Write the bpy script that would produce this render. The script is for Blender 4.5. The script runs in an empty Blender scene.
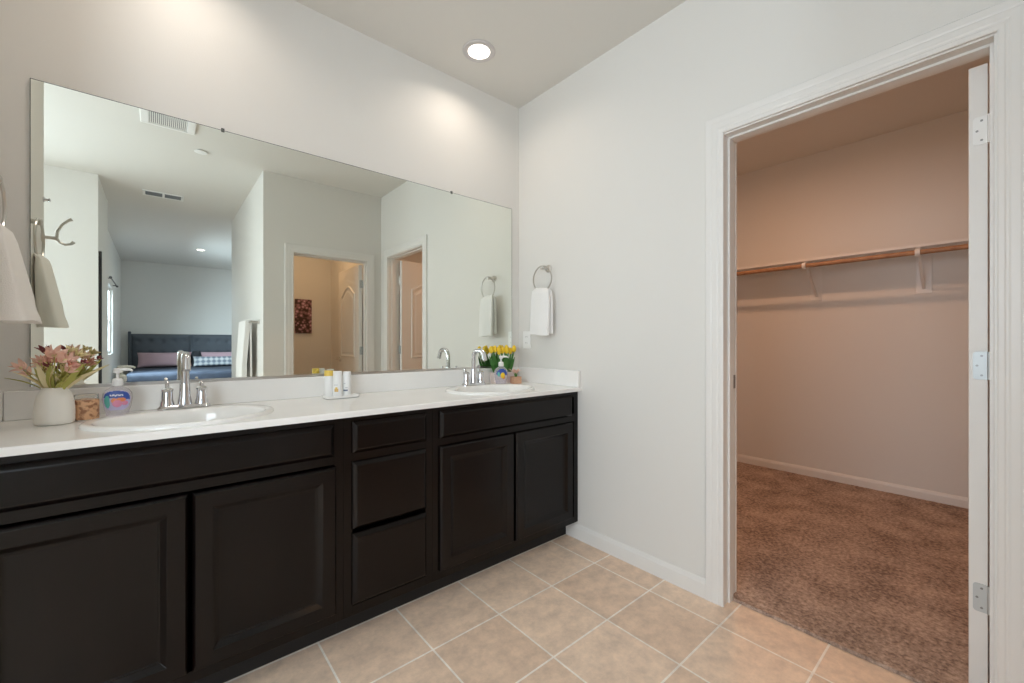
import bpy, bmesh, math, random
from mathutils import Vector, Matrix, noise
PI = math.pi
random.seed(7)
S = bpy.context.scene
C = S.collection

# ------------------------------------------------------------------ camera, world, exposure
cam_d = bpy.data.cameras.new('camera')
cam = bpy.data.objects.new('camera', cam_d)
C.objects.link(cam)
cam.location = (-1.8802, -2.1423, 1.1444)
cam.rotation_euler = (PI / 2, 0, -math.radians(40.337))
cam_d.sensor_width = 36
cam_d.lens = 418.24 * 36 / 1024
cam_d.shift_y = 1.44 / 1024
cam_d.clip_start = 0.02
S.camera = cam

S.view_settings.view_transform = 'Standard'
S.view_settings.look = 'None'
S.view_settings.gamma = 1
S.view_settings.use_curve_mapping = False
S.view_settings.exposure = 0.0
S.cycles.max_bounces = 14
S.cycles.diffuse_bounces = 8
S.cycles.glossy_bounces = 6
S.cycles.sample_clamp_indirect = 6

W = bpy.data.worlds.new('sky')
S.world = W
W.use_nodes = True
W.node_tree.nodes['Background'].inputs[0].default_value = (0.72, 0.85, 1, 1)
W.node_tree.nodes['Background'].inputs[1].default_value = 1.6


def area(name, loc, rot, size, power, col, parent=None, shape='RECTANGLE', spread=180):
    l = bpy.data.lights.new(name, 'AREA')
    l.shape = shape
    l.size = size[0]
    l.size_y = size[1]
    l.energy = power
    l.color = col
    l.spread = math.radians(spread)
    o = bpy.data.objects.new(name, l)
    C.objects.link(o)
    o.location = loc
    o.rotation_euler = rot
    o.parent = parent
    return o


DAY = (0.79, 0.91, 1.0)
WARM = (1.0, 0.86, 0.73)
# daylight through an unseen tub-end window, another added for ambient light, and through the bedroom window
area('daylight', (-3.96, -1.65, 1.55), (0, -PI / 2, 0), (1.1, 1.8), 48, DAY)
area('daylight', (-3.30, -3.50, 1.55), (-PI / 2, 0, PI), (0.9, 1.1), 46, DAY)  # from the added unseen window, lifts the ambient light
area('daylight', (-3.02, -7.30, 1.78), (0, -PI / 2 + math.radians(36), 0), (1.15, 1.2), 640, (0.66, 0.84, 1.0))

# ------------------------------------------------------------------ materials
def mat(name, col, rough=0.5, metal=0.0, **kw):
    m = bpy.data.materials.new(name)
    m.use_nodes = True
    b = m.node_tree.nodes['Principled BSDF']
    b.inputs['Base Color'].default_value = (*col, 1)
    b.inputs['Roughness'].default_value = rough
    b.inputs['Metallic'].default_value = metal
    for k, v in kw.items():
        b.inputs[k].default_value = v
    return m


def nodes(m):
    return m.node_tree, m.node_tree.nodes, m.node_tree.links, m.node_tree.nodes['Principled BSDF']


def add_bump(m, scale, strength, dist=0.002, detail=3.0, coord='Object'):
    t, n, l, b = nodes(m)
    tc = n.new('ShaderNodeTexCoord')
    nz = n.new('ShaderNodeTexNoise')
    nz.inputs['Scale'].default_value = scale
    nz.inputs['Detail'].default_value = detail
    bp = n.new('ShaderNodeBump')
    bp.inputs['Strength'].default_value = strength
    bp.inputs['Distance'].default_value = dist
    l.new(tc.outputs[coord], nz.inputs['Vector'])
    l.new(nz.outputs[0], bp.inputs['Height'])
    l.new(bp.outputs[0], b.inputs['Normal'])
    return m


def mottle(m, c1, c2, scale, lo=0.35, hi=0.65, detail=4.0, stretch=(1, 1, 1)):
    t, n, l, b = nodes(m)
    tc = n.new('ShaderNodeTexCoord')
    mp = n.new('ShaderNodeMapping')
    mp.inputs['Scale'].default_value = stretch
    nz = n.new('ShaderNodeTexNoise')
    nz.inputs['Scale'].default_value = scale
    nz.inputs['Detail'].default_value = detail
    r = n.new('ShaderNodeValToRGB')
    r.color_ramp.elements[0].position = lo
    r.color_ramp.elements[0].color = (*c1, 1)
    r.color_ramp.elements[1].position = hi
    r.color_ramp.elements[1].color = (*c2, 1)
    l.new(tc.outputs['Object'], mp.inputs['Vector'])
    l.new(mp.outputs[0], nz.inputs['Vector'])
    l.new(nz.outputs[0], r.inputs[0])
    l.new(r.outputs[0], b.inputs['Base Color'])
    return m


def emis(name, col, s):
    m = mat(name, col, 0.5)
    b = m.node_tree.nodes['Principled BSDF']
    b.inputs['Emission Color'].default_value = (*col, 1)
    b.inputs['Emission Strength'].default_value = s
    return m


M = {}
M['wall'] = add_bump(mat('wall_paint', (0.73, 0.715, 0.685), 0.62), 190, 0.16, 0.002)
M['ceil'] = add_bump(mat('ceiling_paint', (0.70, 0.685, 0.65), 0.8), 160, 0.12, 0.002)
M['trim'] = mat('white_trim_paint', (0.765, 0.752, 0.73), 0.38)
M['door'] = mat('white_door_paint', (0.78, 0.765, 0.74), 0.42)
M['espresso'] = mottle(mat('espresso_wood', (0.016, 0.010, 0.008), 0.27), (0.0012, 0.0007, 0.0007), (0.0042, 0.0019, 0.0015), 9, stretch=(6, 6, 0.7))
M['espresso'].node_tree.nodes['Principled BSDF'].inputs['Specular IOR Level'].default_value = 0.29
M['toe'] = mat('toe_kick_black', (0.006, 0.005, 0.005), 0.6)
M['marble'] = mottle(mat('cultured_marble', (0.80, 0.78, 0.745), 0.22), (0.84, 0.83, 0.81), (0.88, 0.87, 0.85), 5)
M['china'] = mat('white_china', (0.86, 0.85, 0.825), 0.1)
M['chrome'] = mat('chrome', (0.66, 0.66, 0.68), 0.10, 1.0)
M['nickel'] = mat('brushed_nickel', (0.62, 0.60, 0.57), 0.28, 1.0)
M['steel'] = mat('hinge_metal', (0.52, 0.55, 0.56), 0.45, 0.5)
M['bronze'] = mat('dark_bronze', (0.05, 0.045, 0.04), 0.5, 0.3)
M['screw'] = mat('screw_grey', (0.25, 0.25, 0.25), 0.4, 0.8)
M['plastic'] = mat('white_plastic', (0.85, 0.85, 0.84), 0.35)
M['greyring'] = mat('lamp_trim_grey', (0.60, 0.575, 0.57), 0.5)
M['dark'] = mat('dark_slot', (0.03, 0.03, 0.032), 0.7)
M['grey'] = mat('grey_slot', (0.22, 0.23, 0.24), 0.6)
M['glassedge'] = mat('mirror_edge', (0.18, 0.19, 0.18), 0.25, 0.5)
M['mirror'] = mat('mirror_silver', (0.87, 0.895, 0.835), 0.0, 1.0)
M['mirror'].node_tree.nodes['Principled BSDF'].inputs['Roughness'].default_value = 0.004
M['lamp'] = emis('lamp_diffuser', (1.0, 0.93, 0.84), 6.0)
M['cotton'] = add_bump(mat('white_terry', (0.88, 0.87, 0.86), 0.95), 420, 0.7, 0.004)
M['cream_cotton'] = add_bump(mat('cream_terry', (0.92, 0.885, 0.85), 0.95), 420, 0.7, 0.004)
M['rodwood'] = mottle(mat('rod_wood', (0.36, 0.19, 0.10), 0.45), (0.33, 0.17, 0.085), (0.42, 0.23, 0.12), 20)
M['vase'] = mat('matte_white_ceramic', (0.88, 0.85, 0.79), 0.45)
M['green'] = mat('leaf_green', (0.055, 0.20, 0.035), 0.5)
M['olive'] = mat('dried_olive', (0.42, 0.40, 0.10), 0.7)
M['straw'] = mat('dried_straw', (0.78, 0.67, 0.38), 0.8)
M['leafpale'] = mat('pale_dried_leaf', (0.84, 0.73, 0.46), 0.8)
M['pink'] = mat('dried_pink', (0.70, 0.36, 0.29), 0.8)
M['palepink'] = mat('pale_pink', (0.86, 0.58, 0.48), 0.8)
M['mauve'] = mat('dark_mauve', (0.24, 0.055, 0.065), 0.8)
M['yellow'] = mat('tulip_yellow', (0.88, 0.60, 0.03), 0.5)
M['planter'] = mat('pale_pink_planter', (0.80, 0.69, 0.66), 0.5)
M['box'] = mottle(mat('bare_wood_box', (0.60, 0.34, 0.22), 0.6), (0.56, 0.31, 0.19), (0.66, 0.40, 0.26), 40, stretch=(1, 1, 6))
M['candle'] = mottle(mat('candle_wrap', (0.6, 0.32, 0.17), 0.55), (0.30, 0.13, 0.06), (0.66, 0.38, 0.21), 75, 0.40, 0.55, 2.0)
M['headboard'] = mat('slate_velvet', (0.085, 0.098, 0.118), 0.75)
M['navy'] = mottle(mat('navy_bedding', (0.09, 0.12, 0.19), 0.8), (0.018, 0.024, 0.04), (0.034, 0.044, 0.068), 4)
M['pillowpink'] = mat('dusty_pink_linen', (0.47, 0.32, 0.36), 0.85)
M['charcoal'] = mat('charcoal_cloth', (0.03, 0.033, 0.04), 0.8)
M['glass'] = mat('window_glass', (1, 1, 1), 0.0)


def setup_glass(m):
    t, n, l, b = nodes(m)
    tr = n.new('ShaderNodeBsdfTransparent')
    gl = n.new('ShaderNodeBsdfGlossy')
    gl.inputs['Roughness'].default_value = 0.02
    mx = n.new('ShaderNodeMixShader')
    mx.inputs[0].default_value = 0.06
    l.new(tr.outputs[0], mx.inputs[1])
    l.new(gl.outputs[0], mx.inputs[2])
    l.new(mx.outputs[0], n['Material Output'].inputs['Surface'])


setup_glass(M['glass'])
M['clearplastic'] = mat('clear_bottle', (0.88, 0.86, 0.92), 0.06, **{'Transmission Weight': 0.75, 'IOR': 1.25})
M['jarglass'] = mat('jar_glass', (0.93, 0.93, 0.90), 0.05, **{'Transmission Weight': 0.9, 'IOR': 1.2})


def tile_material():
    m = mat('beige_tile', (0.6, 0.47, 0.34), 0.42)
    t, n, l, b = nodes(m)
    tc = n.new('ShaderNodeTexCoord')
    mp = n.new('ShaderNodeMapping')
    P = 0.3165
    mp.inputs['Location'].default_value = (0.1455 + 20 * P, 0.446 + 40 * P, 0)
    br = n.new('ShaderNodeTexBrick')
    br.offset = 0
    br.squash = 1
    br.inputs['Scale'].default_value = 1
    br.inputs['Brick Width'].default_value = P
    br.inputs['Row Height'].default_value = P
    br.inputs['Mortar Size'].default_value = 0.0040
    br.inputs['Mortar Smooth'].default_value = 0.2
    br.inputs['Bias'].default_value = 0
    br.inputs['Color1'].default_value = (0.76, 0.575, 0.440, 1)
    br.inputs['Color2'].default_value = (0.83, 0.65, 0.510, 1)
    br.inputs['Mortar'].default_value = (0.95, 0.88, 0.80, 1)
    l.new(tc.outputs['Object'], mp.inputs['Vector'])
    l.new(mp.outputs[0], br.inputs['Vector'])
    nz = n.new('ShaderNodeTexNoise')
    nz.inputs['Scale'].default_value = 14
    nz.inputs['Detail'].default_value = 10
    nz.inputs['Roughness'].default_value = 0.72
    l.new(tc.outputs['Object'], nz.inputs['Vector'])
    rp = n.new('ShaderNodeValToRGB')
    rp.color_ramp.elements[0].position = 0.36
    rp.color_ramp.elements[0].color = (0.78, 0.78, 0.78, 1)
    rp.color_ramp.elements[1].position = 0.64
    rp.color_ramp.elements[1].color = (1.12, 1.12, 1.10, 1)
    l.new(nz.outputs[0], rp.inputs[0])
    mx = n.new('ShaderNodeMix')
    mx.data_type = 'RGBA'
    mx.blend_type = 'MULTIPLY'
    mx.inputs['Factor'].default_value = 0.85
    l.new(br.outputs['Color'], mx.inputs['A'])
    l.new(rp.outputs[0], mx.inputs['B'])
    l.new(mx.outputs['Result'], b.inputs['Base Color'])
    bp = n.new('ShaderNodeBump')
    bp.invert = True
    bp.inputs['Strength'].default_value = 0.5
    bp.inputs['Distance'].default_value = 0.0015
    l.new(br.outputs['Fac'], bp.inputs['Height'])
    l.new(bp.outputs[0], b.inputs['Normal'])
    return m


M['tile'] = tile_material()


def carpet_material():
    m = mat('brown_carpet', (0.3, 0.2, 0.14), 1.0)
    t, n, l, b = nodes(m)
    b.inputs['Specular IOR Level'].default_value = 0.05
    tc = n.new('ShaderNodeTexCoord')
    n1 = n.new('ShaderNodeTexNoise')
    n1.inputs['Scale'].default_value = 5.5
    n1.inputs['Detail'].default_value = 4
    n2 = n.new('ShaderNodeTexNoise')
    n2.inputs['Scale'].default_value = 60
    n2.inputs['Detail'].default_value = 3
    n2.inputs['Roughness'].default_value = 0.7
    l.new(tc.outputs['Object'], n1.inputs['Vector'])
    l.new(tc.outputs['Object'], n2.inputs['Vector'])
    mx = n.new('ShaderNodeMath')
    mx.operation = 'MULTIPLY_ADD'
    mx.inputs[1].default_value = 0.35
    l.new(n1.outputs[0], mx.inputs[0])
    sc = n.new('ShaderNodeMath')
    sc.operation = 'MULTIPLY'
    sc.inputs[1].default_value = 0.65
    l.new(n2.outputs[0], sc.inputs[0])
    l.new(sc.outputs[0], mx.inputs[2])
    r = n.new('ShaderNodeValToRGB')
    r.color_ramp.elements[0].position = 0.38
    r.color_ramp.elements[0].color = (0.21, 0.150, 0.122, 1)
    r.color_ramp.elements[1].position = 0.62
    r.color_ramp.elements[1].color = (0.58, 0.44, 0.355, 1)
    l.new(mx.outputs[0], r.inputs[0])
    l.new(r.outputs[0], b.inputs['Base Color'])
    bp = n.new('ShaderNodeBump')
    bp.inputs['Strength'].default_value = 0.9
    bp.inputs['Distance'].default_value = 0.006
    l.new(n2.outputs[0], bp.inputs['Height'])
    l.new(bp.outputs[0], b.inputs['Normal'])
    return m


M['carpet'] = carpet_material()


def plaid_material():
    m = mat('blue_white_stripe', (0.6, 0.62, 0.65), 0.85)
    t, n, l, b = nodes(m)
    tc = n.new('ShaderNodeTexCoord')
    w = n.new('ShaderNodeTexWave')
    w.bands_direction = 'X'
    w.inputs['Scale'].default_value = 3.2
    w.inputs['Distortion'].default_value = 0.0
    w2 = n.new('ShaderNodeTexWave')
    w2.bands_direction = 'Z'
    w2.inputs['Scale'].default_value = 3.2
    ad = n.new('ShaderNodeMath')
    ad.operation = 'ADD'
    r = n.new('ShaderNodeValToRGB')
    r.color_ramp.elements[0].position = 0.25
    r.color_ramp.elements[0].color = (0.17, 0.20, 0.25, 1)
    r.color_ramp.elements[1].position = 0.8
    r.color_ramp.elements[1].color = (0.56, 0.57, 0.58, 1)
    l.new(tc.outputs['Object'], w.inputs['Vector'])
    l.new(tc.outputs['Object'], w2.inputs['Vector'])
    l.new(w.outputs['Fac'], ad.inputs[0])
    l.new(w2.outputs['Fac'], ad.inputs[1])
    hf = n.new('ShaderNodeMath')
    hf.operation = 'MULTIPLY'
    hf.inputs[1].default_value = 0.5
    l.new(ad.outputs[0], hf.inputs[0])
    l.new(hf.outputs[0], r.inputs[0])
    l.new(r.outputs[0], b.inputs['Base Color'])
    return m


M['plaid'] = plaid_material()


def art_material():
    m = mat('floral_canvas', (0.2, 0.1, 0.1), 0.7)
    t, n, l, b = nodes(m)
    tc = n.new('ShaderNodeTexCoord')
    v = n.new('ShaderNodeTexVoronoi')
    v.inputs['Scale'].default_value = 24
    nz = n.new('ShaderNodeTexNoise')
    nz.inputs['Scale'].default_value = 9
    nz.inputs['Detail'].default_value = 6
    l.new(tc.outputs['Object'], v.inputs['Vector'])
    l.new(tc.outputs['Object'], nz.inputs['Vector'])
    ad = n.new('ShaderNodeMath')
    ad.operation = 'MULTIPLY'
    l.new(v.outputs['Distance'], ad.inputs[0])
    l.new(nz.outputs[0], ad.inputs[1])
    r = n.new('ShaderNodeValToRGB')
    e = r.color_ramp.elements
    e[0].position = 0.06
    e[0].color = (0.62, 0.40, 0.50, 1)
    e[1].position = 0.33
    e[1].color = (0.05, 0.022, 0.018, 1)
    x = e.new(0.16)
    x.color = (0.32, 0.16, 0.18, 1)
    l.new(ad.outputs[0], r.inputs[0])
    l.new(r.outputs[0], b.inputs['Base Color'])
    return m


M['art'] = art_material()

# ------------------------------------------------------------------ mesh helpers
class G:
    def __init__(s):
        s.b = bmesh.new()

    def box(s, x0, x1, y0, y1, z0, z1):
        v = [s.b.verts.new((x, y, z)) for x in (x0, x1) for y in (y0, y1) for z in (z0, z1)]
        for f in ((0, 1, 3, 2), (4, 6, 7, 5), (0, 4, 5, 1), (2, 3, 7, 6), (0, 2, 6, 4), (1, 5, 7, 3)):
            s.b.faces.new([v[i] for i in f])
        return s

    def loft(s, loops, cap0=True, cap1=True, closed=True):
        R = [[s.b.verts.new(p) for p in L] for L in loops]
        n = len(R[0])
        for a, c in zip(R, R[1:]):
            for i in range(n if closed else n - 1):
                j = (i + 1) % n
                s.b.faces.new((a[i], a[j], c[j], c[i]))
        if cap0 and closed:
            s.b.faces.new(R[0][::-1])
        if cap1 and closed:
            s.b.faces.new(R[-1])
        return s

    def lathe(s, prof, c=(0, 0, 0), n=32, sx=1.0, sy=1.0, cap0=True, cap1=True, axis='z'):
        L = []
        for r, h in prof:
            ring = []
            for i in range(n):
                a = 2 * PI * i / n
                u, v = r * math.cos(a) * sx, r * math.sin(a) * sy
                if axis == 'z':
                    q = (c[0] + u, c[1] + v, c[2] + h)
                elif axis == 'x':
                    q = (c[0] + h, c[1] + u, c[2] + v)
                else:
                    q = (c[0] + v, c[1] + h, c[2] + u)
                ring.append(q)
            L.append(ring)
        return s.loft(L, cap0, cap1)

    def tube(s, pts, r, n=10, close=False):
        pts = [Vector(p) for p in pts]
        k = len(pts)
        rr = r if isinstance(r, (list, tuple)) else [r] * k
        L = []
        ref = None
        for i, p in enumerate(pts):
            if close:
                d = pts[(i + 1) % k] - pts[i - 1]
            else:
                d = pts[min(i + 1, k - 1)] - pts[max(i - 1, 0)]
            d.normalize()
            if ref is None:
                ref = Vector((0, 0, 1)) if abs(d.z) < 0.9 else Vector((1, 0, 0))
            a = (ref - d * ref.dot(d)).normalized()
            ref = a
            c = d.cross(a)
            L.append([p + (a * math.cos(2 * PI * j / n) + c * math.sin(2 * PI * j / n)) * rr[i] for j in range(n)])
        if close:
            L.append(L[0])
            return s.loft(L, False, False)
        return s.loft(L)

    def ball(s, c, r, u=16, v=10):
        r = r if isinstance(r, (tuple, list)) else (r, r, r)
        prof = [(math.sin(PI * i / v), -math.cos(PI * i / v)) for i in range(1, v)]
        L = [[(c[0] + r[0] * q * math.cos(2 * PI * j / u), c[1] + r[1] * q * math.sin(2 * PI * j / u), c[2] + r[2] * h) for j in range(u)] for q, h in prof]
        return s.loft(L)

    def leaf(s, base, tip, width, up=(0, 0, 1), bend=0.0, n=7, thick=0.0006):
        base, tip = Vector(base), Vector(tip)
        d = tip - base
        side = d.cross(Vector(up))
        if side.length < 1e-6:
            side = Vector((1, 0, 0))
        side.normalize()
        nrm = side.cross(d).normalized()
        L = []
        for i in range(n):
            t = i / (n - 1)
            w = width * (math.sin(PI * min(1, 0.12 + 0.86 * t)) ** 0.8) * 0.5
            p = base + d * t + nrm * (bend * math.sin(PI * t))
            L.append([p - side * w, p + nrm * (0.25 * w + thick), p + side * w, p + nrm * (0.25 * w - thick)])
        return s.loft(L)


def obj(name, g, m, parent=None, smooth=False, bevel=0.0, seg=2, sub=0, angle=35):
    me = bpy.data.meshes.new(name)
    bmesh.ops.recalc_face_normals(g.b, faces=g.b.faces)
    g.b.to_mesh(me)
    g.b.free()
    o = bpy.data.objects.new(name, me)
    C.objects.link(o)
    if m:
        me.materials.append(M[m] if isinstance(m, str) else m)
    o.parent = parent
    if bevel:
        bv = o.modifiers.new('b', 'BEVEL')
        bv.width = bevel
        bv.segments = seg
        bv.limit_method = 'ANGLE'
        bv.angle_limit = math.radians(40)
    if sub:
        ss = o.modifiers.new('s', 'SUBSURF')
        ss.levels = ss.render_levels = sub
    if smooth:
        for p in me.polygons:
            p.use_smooth = True
        if not sub:
            try:
                me.set_sharp_from_angle(angle=math.radians(angle))
            except Exception:
                pass
    return o


def thing(name, label, cat, loc=(0, 0, 0), rotz=0.0, group=None):
    o = bpy.data.objects.new(name, None)
    o.empty_display_size = 0.05
    C.objects.link(o)
    o.location = loc
    o.rotation_euler = (0, 0, rotz)
    return tag(o, label, cat, group)


def tag(o, label, cat, group=None):
    o['label'] = label
    o['category'] = cat
    if group:
        o['group'] = group
    return o


def struct(name, g, m, bevel=0.0, parent=None, smooth=False):
    o = obj(name, g, m, parent, bevel=bevel, smooth=smooth)
    o['kind'] = 'structure'
    return o


def dup(root, loc, rotz=0.0, label=None):
    r = root.copy()
    C.objects.link(r)
    r.location = loc
    r.rotation_euler = (0, 0, rotz)
    if label:
        r['label'] = label
    for ch in list(root.children):
        c = ch.copy()
        C.objects.link(c)
        c.parent = r
        for gch in list(ch.children):
            d = gch.copy()
            C.objects.link(d)
            d.parent = c
    return r


# ------------------------------------------------------------------ the room shell
H = 2.74
XL = -2.285          # wall at the left end of the vanity
YB = -2.31           # wall with the toilet-room door
XE = -1.13           # wall carrying the towel bar
YF = -4.35           # where the passage meets the bedroom
XC = 2.35            # closet far wall
T = 0.12
HB = 2.90            # bedroom ceiling
YBED = -9.94
XBED = -2.46
WY0, WY1, WZ0, WZ1 = -2.55, -0.75, 1.0, 2.12
WX0, WX1 = -3.76, -2.84


def holes_x(g, x0, x1, y0, y1, z1, holes, z0=0.0):
    # wall slab of thickness x0..x1 running along y with door/window holes (ya, yb, za, zb)
    c = y0
    for a, b, za, zb in sorted(holes):
        g.box(x0, x1, c, a, z0, z1)
        if za > z0:
            g.box(x0, x1, a, b, z0, za)
        g.box(x0, x1, a, b, zb, z1)
        c = b
    g.box(x0, x1, c, y1, z0, z1)
    return g


def holes_y(g, y0, y1, x0, x1, z1, holes, z0=0.0):
    c = x0
    for a, b, za, zb in sorted(holes):
        g.box(c, a, y0, y1, z0, z1)
        if za > z0:
            g.box(a, b, y0, y1, z0, za)
        g.box(a, b, y0, y1, zb, z1)
        c = b
    g.box(c, x1, y0, y1, z0, z1)
    return g


DJ0, DJ1, DH = -2.138, -1.338, 2.066      # rough opening of the closet door (y), head
TJ0, TJ1 = -0.892, -0.142                  # rough opening of the toilet-room door (x)

struct('floor', G().box(-3.9, 0.075, YF, 0, -0.1, 0.0), 'tile')
struct('floor_bedroom', G().box(XBED - T, 2.4, YBED - T, YF, -0.1, 0.004), 'carpet')
struct('floor_toilet', G().box(XE + T, 0, -4.04, YB - T, 0.0, 0.0015), 'tile')

# carpet of the closet: a real pile surface, irregular along the tiled threshold
g = G()
nx, ny = 190, 200
x0c, x1c, y0c, y1c = 0.066, XC, -2.58, 0.0
vs = []
for i in range(nx + 1):
    row = []
    for j in range(ny + 1):
        tx = (i / nx) ** 1.35
        x = x0c + (x1c - x0c) * tx
        y = y0c + (y1c - y0c) * j / ny
        q = noise.noise(Vector((x * 38, y * 38, 0))) * 0.6 + noise.noise(Vector((x * 85, y * 85, 3))) * 0.6
        z = 0.014 + 0.0035 * q
        if i == 0:
            x += 0.006 * noise.noise(Vector((0, y * 30, 9)))
            z = 0.002
        row.append(g.b.verts.new((x, y, z)))
    vs.append(row)
for i in range(nx):
    for j in range(ny):
        g.b.faces.new((vs[i][j], vs[i + 1][j], vs[i + 1][j + 1], vs[i][j + 1]))
struct('floor_closet', g, 'carpet', smooth=True)
struct('floor_closet_slab', G().box(0.075, XC, -2.58, 0, -0.1, 0.0), 'carpet')

g = G().box(-4.02, 2.47, YF, 0.12, H, H + 0.14)
struct('ceiling', g, 'ceil')
struct('ceiling_bedroom', G().box(XBED - T, 2.4, YBED - T, YF, HB, HB + 0.1), 'ceil')

struct('wall_back', G().box(-4.02, XC + T, 0, T, 0, H), 'wall')
g = holes_x(G(), 0, T, -4.04, 0, H, [(DJ0, DJ1, 0, DH)])
struct('wall_right', g, 'wall')
struct('wall_left', G().box(XL - T, XL, -0.805, 0, 0, H), 'wall', bevel=0.012)
struct('wall_closet_far', G().box(XC, XC + T, -2.7, 0, 0, H), 'wall')
struct('wall_closet_side', G().box(T, XC, -2.7, -2.58, 0, H), 'wall')
g = holes_y(G(), YB - T, YB, XE, 0, H, [(TJ0, TJ1, 0, 2.026)])
struct('wall_toilet_front', g, 'wall')
struct('wall_passage_right', G().box(XE, XE + T, YF, YB - T, 0, H), 'wall')
struct('wall_toilet_back', G().box(XE + T, T, -4.16, -4.04, 0, H), 'wall')
struct('wall_passage_left', G().box(-2.424, -2.304, YF, -3.55, 0, H), 'wall')
struct('wall_tub_side', holes_y(G(), -3.55, -3.43, -4.02, -2.304, H, [(WX0, WX1, WZ0, WZ1)]), 'wall')
struct('wall_tub', holes_x(G(), -4.02, -3.9, YF, 0, H, [(WY0, WY1, WZ0, WZ1)]), 'wall')
# bedroom walls
BW0, BW1, BZ0, BZ1 = -7.86, -6.72, 0.96, 2.08
struct('wall_bedroom_left', holes_x(G(), XBED - T, XBED, YBED, YF - T, HB, [(BW0, BW1, BZ0, BZ1)]), 'wall')
struct('wall_bedroom_back', G().box(XBED - T, 2.4, YBED - T, YBED, 0, HB), 'wall')
struct('wall_bedroom_right', G().box(2.28, 2.4, YBED, YF - T, 0, HB), 'wall')
g = G().box(XE + 0.001, 2.4, YF - T, YF, 0, HB)
g.box(XBED - T, -2.304, YF - T, YF, 0, HB)
struct('wall_bedroom_front', g, 'wall')


def window(n, x0, x1, ya, yb, za, zb):
    g = G()
    f = 0.05
    xm0, xm1 = x0 + 0.03, x0 + 0.08
    g.box(xm0, xm1, ya, yb, za, za + f)
    g.box(xm0, xm1, ya, yb, zb - f, zb)
    g.box(xm0, xm1, ya, ya + f, za + f, zb - f)
    g.box(xm0, xm1, yb - f, yb, za + f, zb - f)
    ym = (ya + yb) / 2
    g.box(xm0 + 0.01, xm1 - 0.01, ya + f, yb - f, (za + zb) / 2 - 0.02, (za + zb) / 2 + 0.02)
    w = struct('window_%d' % n, g, 'trim', bevel=0.004)
    o = obj('pane', G().box(x0 + 0.052, x0 + 0.056, ya + f, yb - f, za + f, zb - f), 'glass', w)
    o['kind'] = 'structure'
    return w


window(1, -4.02, -3.9, WY0, WY1, WZ0, WZ1)
g = G()  # unseen window added to bring more ambient light onto mirror wall and floor
f = 0.05
g.box(WX0, WX1, -3.51, -3.46, WZ0, WZ0 + f)
g.box(WX0, WX1, -3.51, -3.46, WZ1 - f, WZ1)
g.box(WX0, WX0 + f, -3.51, -3.46, WZ0 + f, WZ1 - f)
g.box(WX1 - f, WX1, -3.51, -3.46, WZ0 + f, WZ1 - f)
w3 = struct('window_3', g, 'trim', bevel=0.004)
o = obj('pane', G().box(WX0 + f, WX1 - f, -3.487, -3.483, WZ0 + f, WZ1 - f), 'glass', w3)
o['kind'] = 'structure'
window(2, XBED - T, XBED, BW0, BW1, BZ0, BZ1)

# ------------------------------------------------------------------ casings, jambs, baseboards
CPROF = [(0.0, 0.0), (0.0, 0.0105), (0.004, 0.0125), (0.014, 0.0128), (0.017, 0.0116), (0.022, 0.0116), (0.027, 0.0138),
         (0.044, 0.0144), (0.048, 0.0136), (0.054, 0.0148), (0.066, 0.0152), (0.073, 0.0152), (0.076, 0.0135), (0.076, 0.0)]


def casing(name, place, a, b, h):
    # place(u, depth, z) maps to world; opening from a to b, height h
    R = []
    for d, t in CPROF:
        R.append([place(a - d, t, 0.0), place(a - d, t, h + d), place(b + d, t, h + d), place(b + d, t, 0.0)])
    g = G()
    V = [[g.b.verts.new(p) for p in L] for L in R]
    n = len(V)
    for k in range(n):
        k2 = (k + 1) % n
        for i in range(3):
            g.b.faces.new((V[k][i], V[k][i + 1], V[k2][i + 1], V[k2][i]))
    g.b.faces.new([V[k][0] for k in range(n)])
    g.b.faces.new([V[k][3] for k in range(n)][::-1])
    return struct(name, g, 'trim')


# closet doorway (bathroom side, closet side), opening between casings
casing('trim_1', lambda u, t, z: (-t, u, z), -2.128, -1.354, 2.056)
casing('trim_2', lambda u, t, z: (T + t, u, z), -2.128, -1.354, 2.056)
g = G()
g.box(0, T, DJ1 - 0.014, DJ1, 0, DH)
g.box(0, T, DJ0, DJ0 + 0.016, 0, DH)
g.box(0, T, DJ0 + 0.016, DJ1 - 0.014, DH - 0.016, DH)
st = 0.009
g.box(0.038, 0.078, DJ1 - 0.014 - st, DJ1 - 0.014, 0, DH - 0.016)
g.box(0.038, 0.078, DJ0 + 0.016, DJ0 + 0.016 + st, 0, DH - 0.016)
g.box(0.038, 0.078, DJ0 + 0.016 + st, DJ1 - 0.014 - st, DH - 0.016 - st, DH - 0.016)
jamb = struct('trim_3', g, 'trim', bevel=0.0015)
g = G().box(0.084, 0.114, DJ1 - 0.0165, DJ1 - 0.014, 0.94, 1.0)
o = obj('strike_plate', g, 'screw', jamb)
o['kind'] = 'structure'
# toilet-room doorway
casing('trim_4', lambda u, t, z: (u, YB + t, z), -0.876, -0.158, 2.018)
DH2 = 2.026
g = G()
y0, y1 = YB - T, YB
g.box(TJ0, TJ0 + 0.012, y0, y1, 0, DH2)
g.box(TJ1 - 0.012, TJ1, y0, y1, 0, DH2)
g.box(TJ0 + 0.012, TJ1 - 0.012, y0, y1, DH2 - 0.012, DH2)
g.box(TJ0 + 0.012, TJ0 + 0.024, y0 + 0.042, y0 + 0.082, 0, DH2 - 0.012)
g.box(TJ1 - 0.024, TJ1 - 0.012, y0 + 0.042, y0 + 0.082, 0, DH2 - 0.012)
g.box(TJ0 + 0.024, TJ1 - 0.024, y0 + 0.042, y0 + 0.082, DH2 - 0.024, DH2 - 0.012)
struct('trim_5', g, 'trim', bevel=0.0015)
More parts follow.
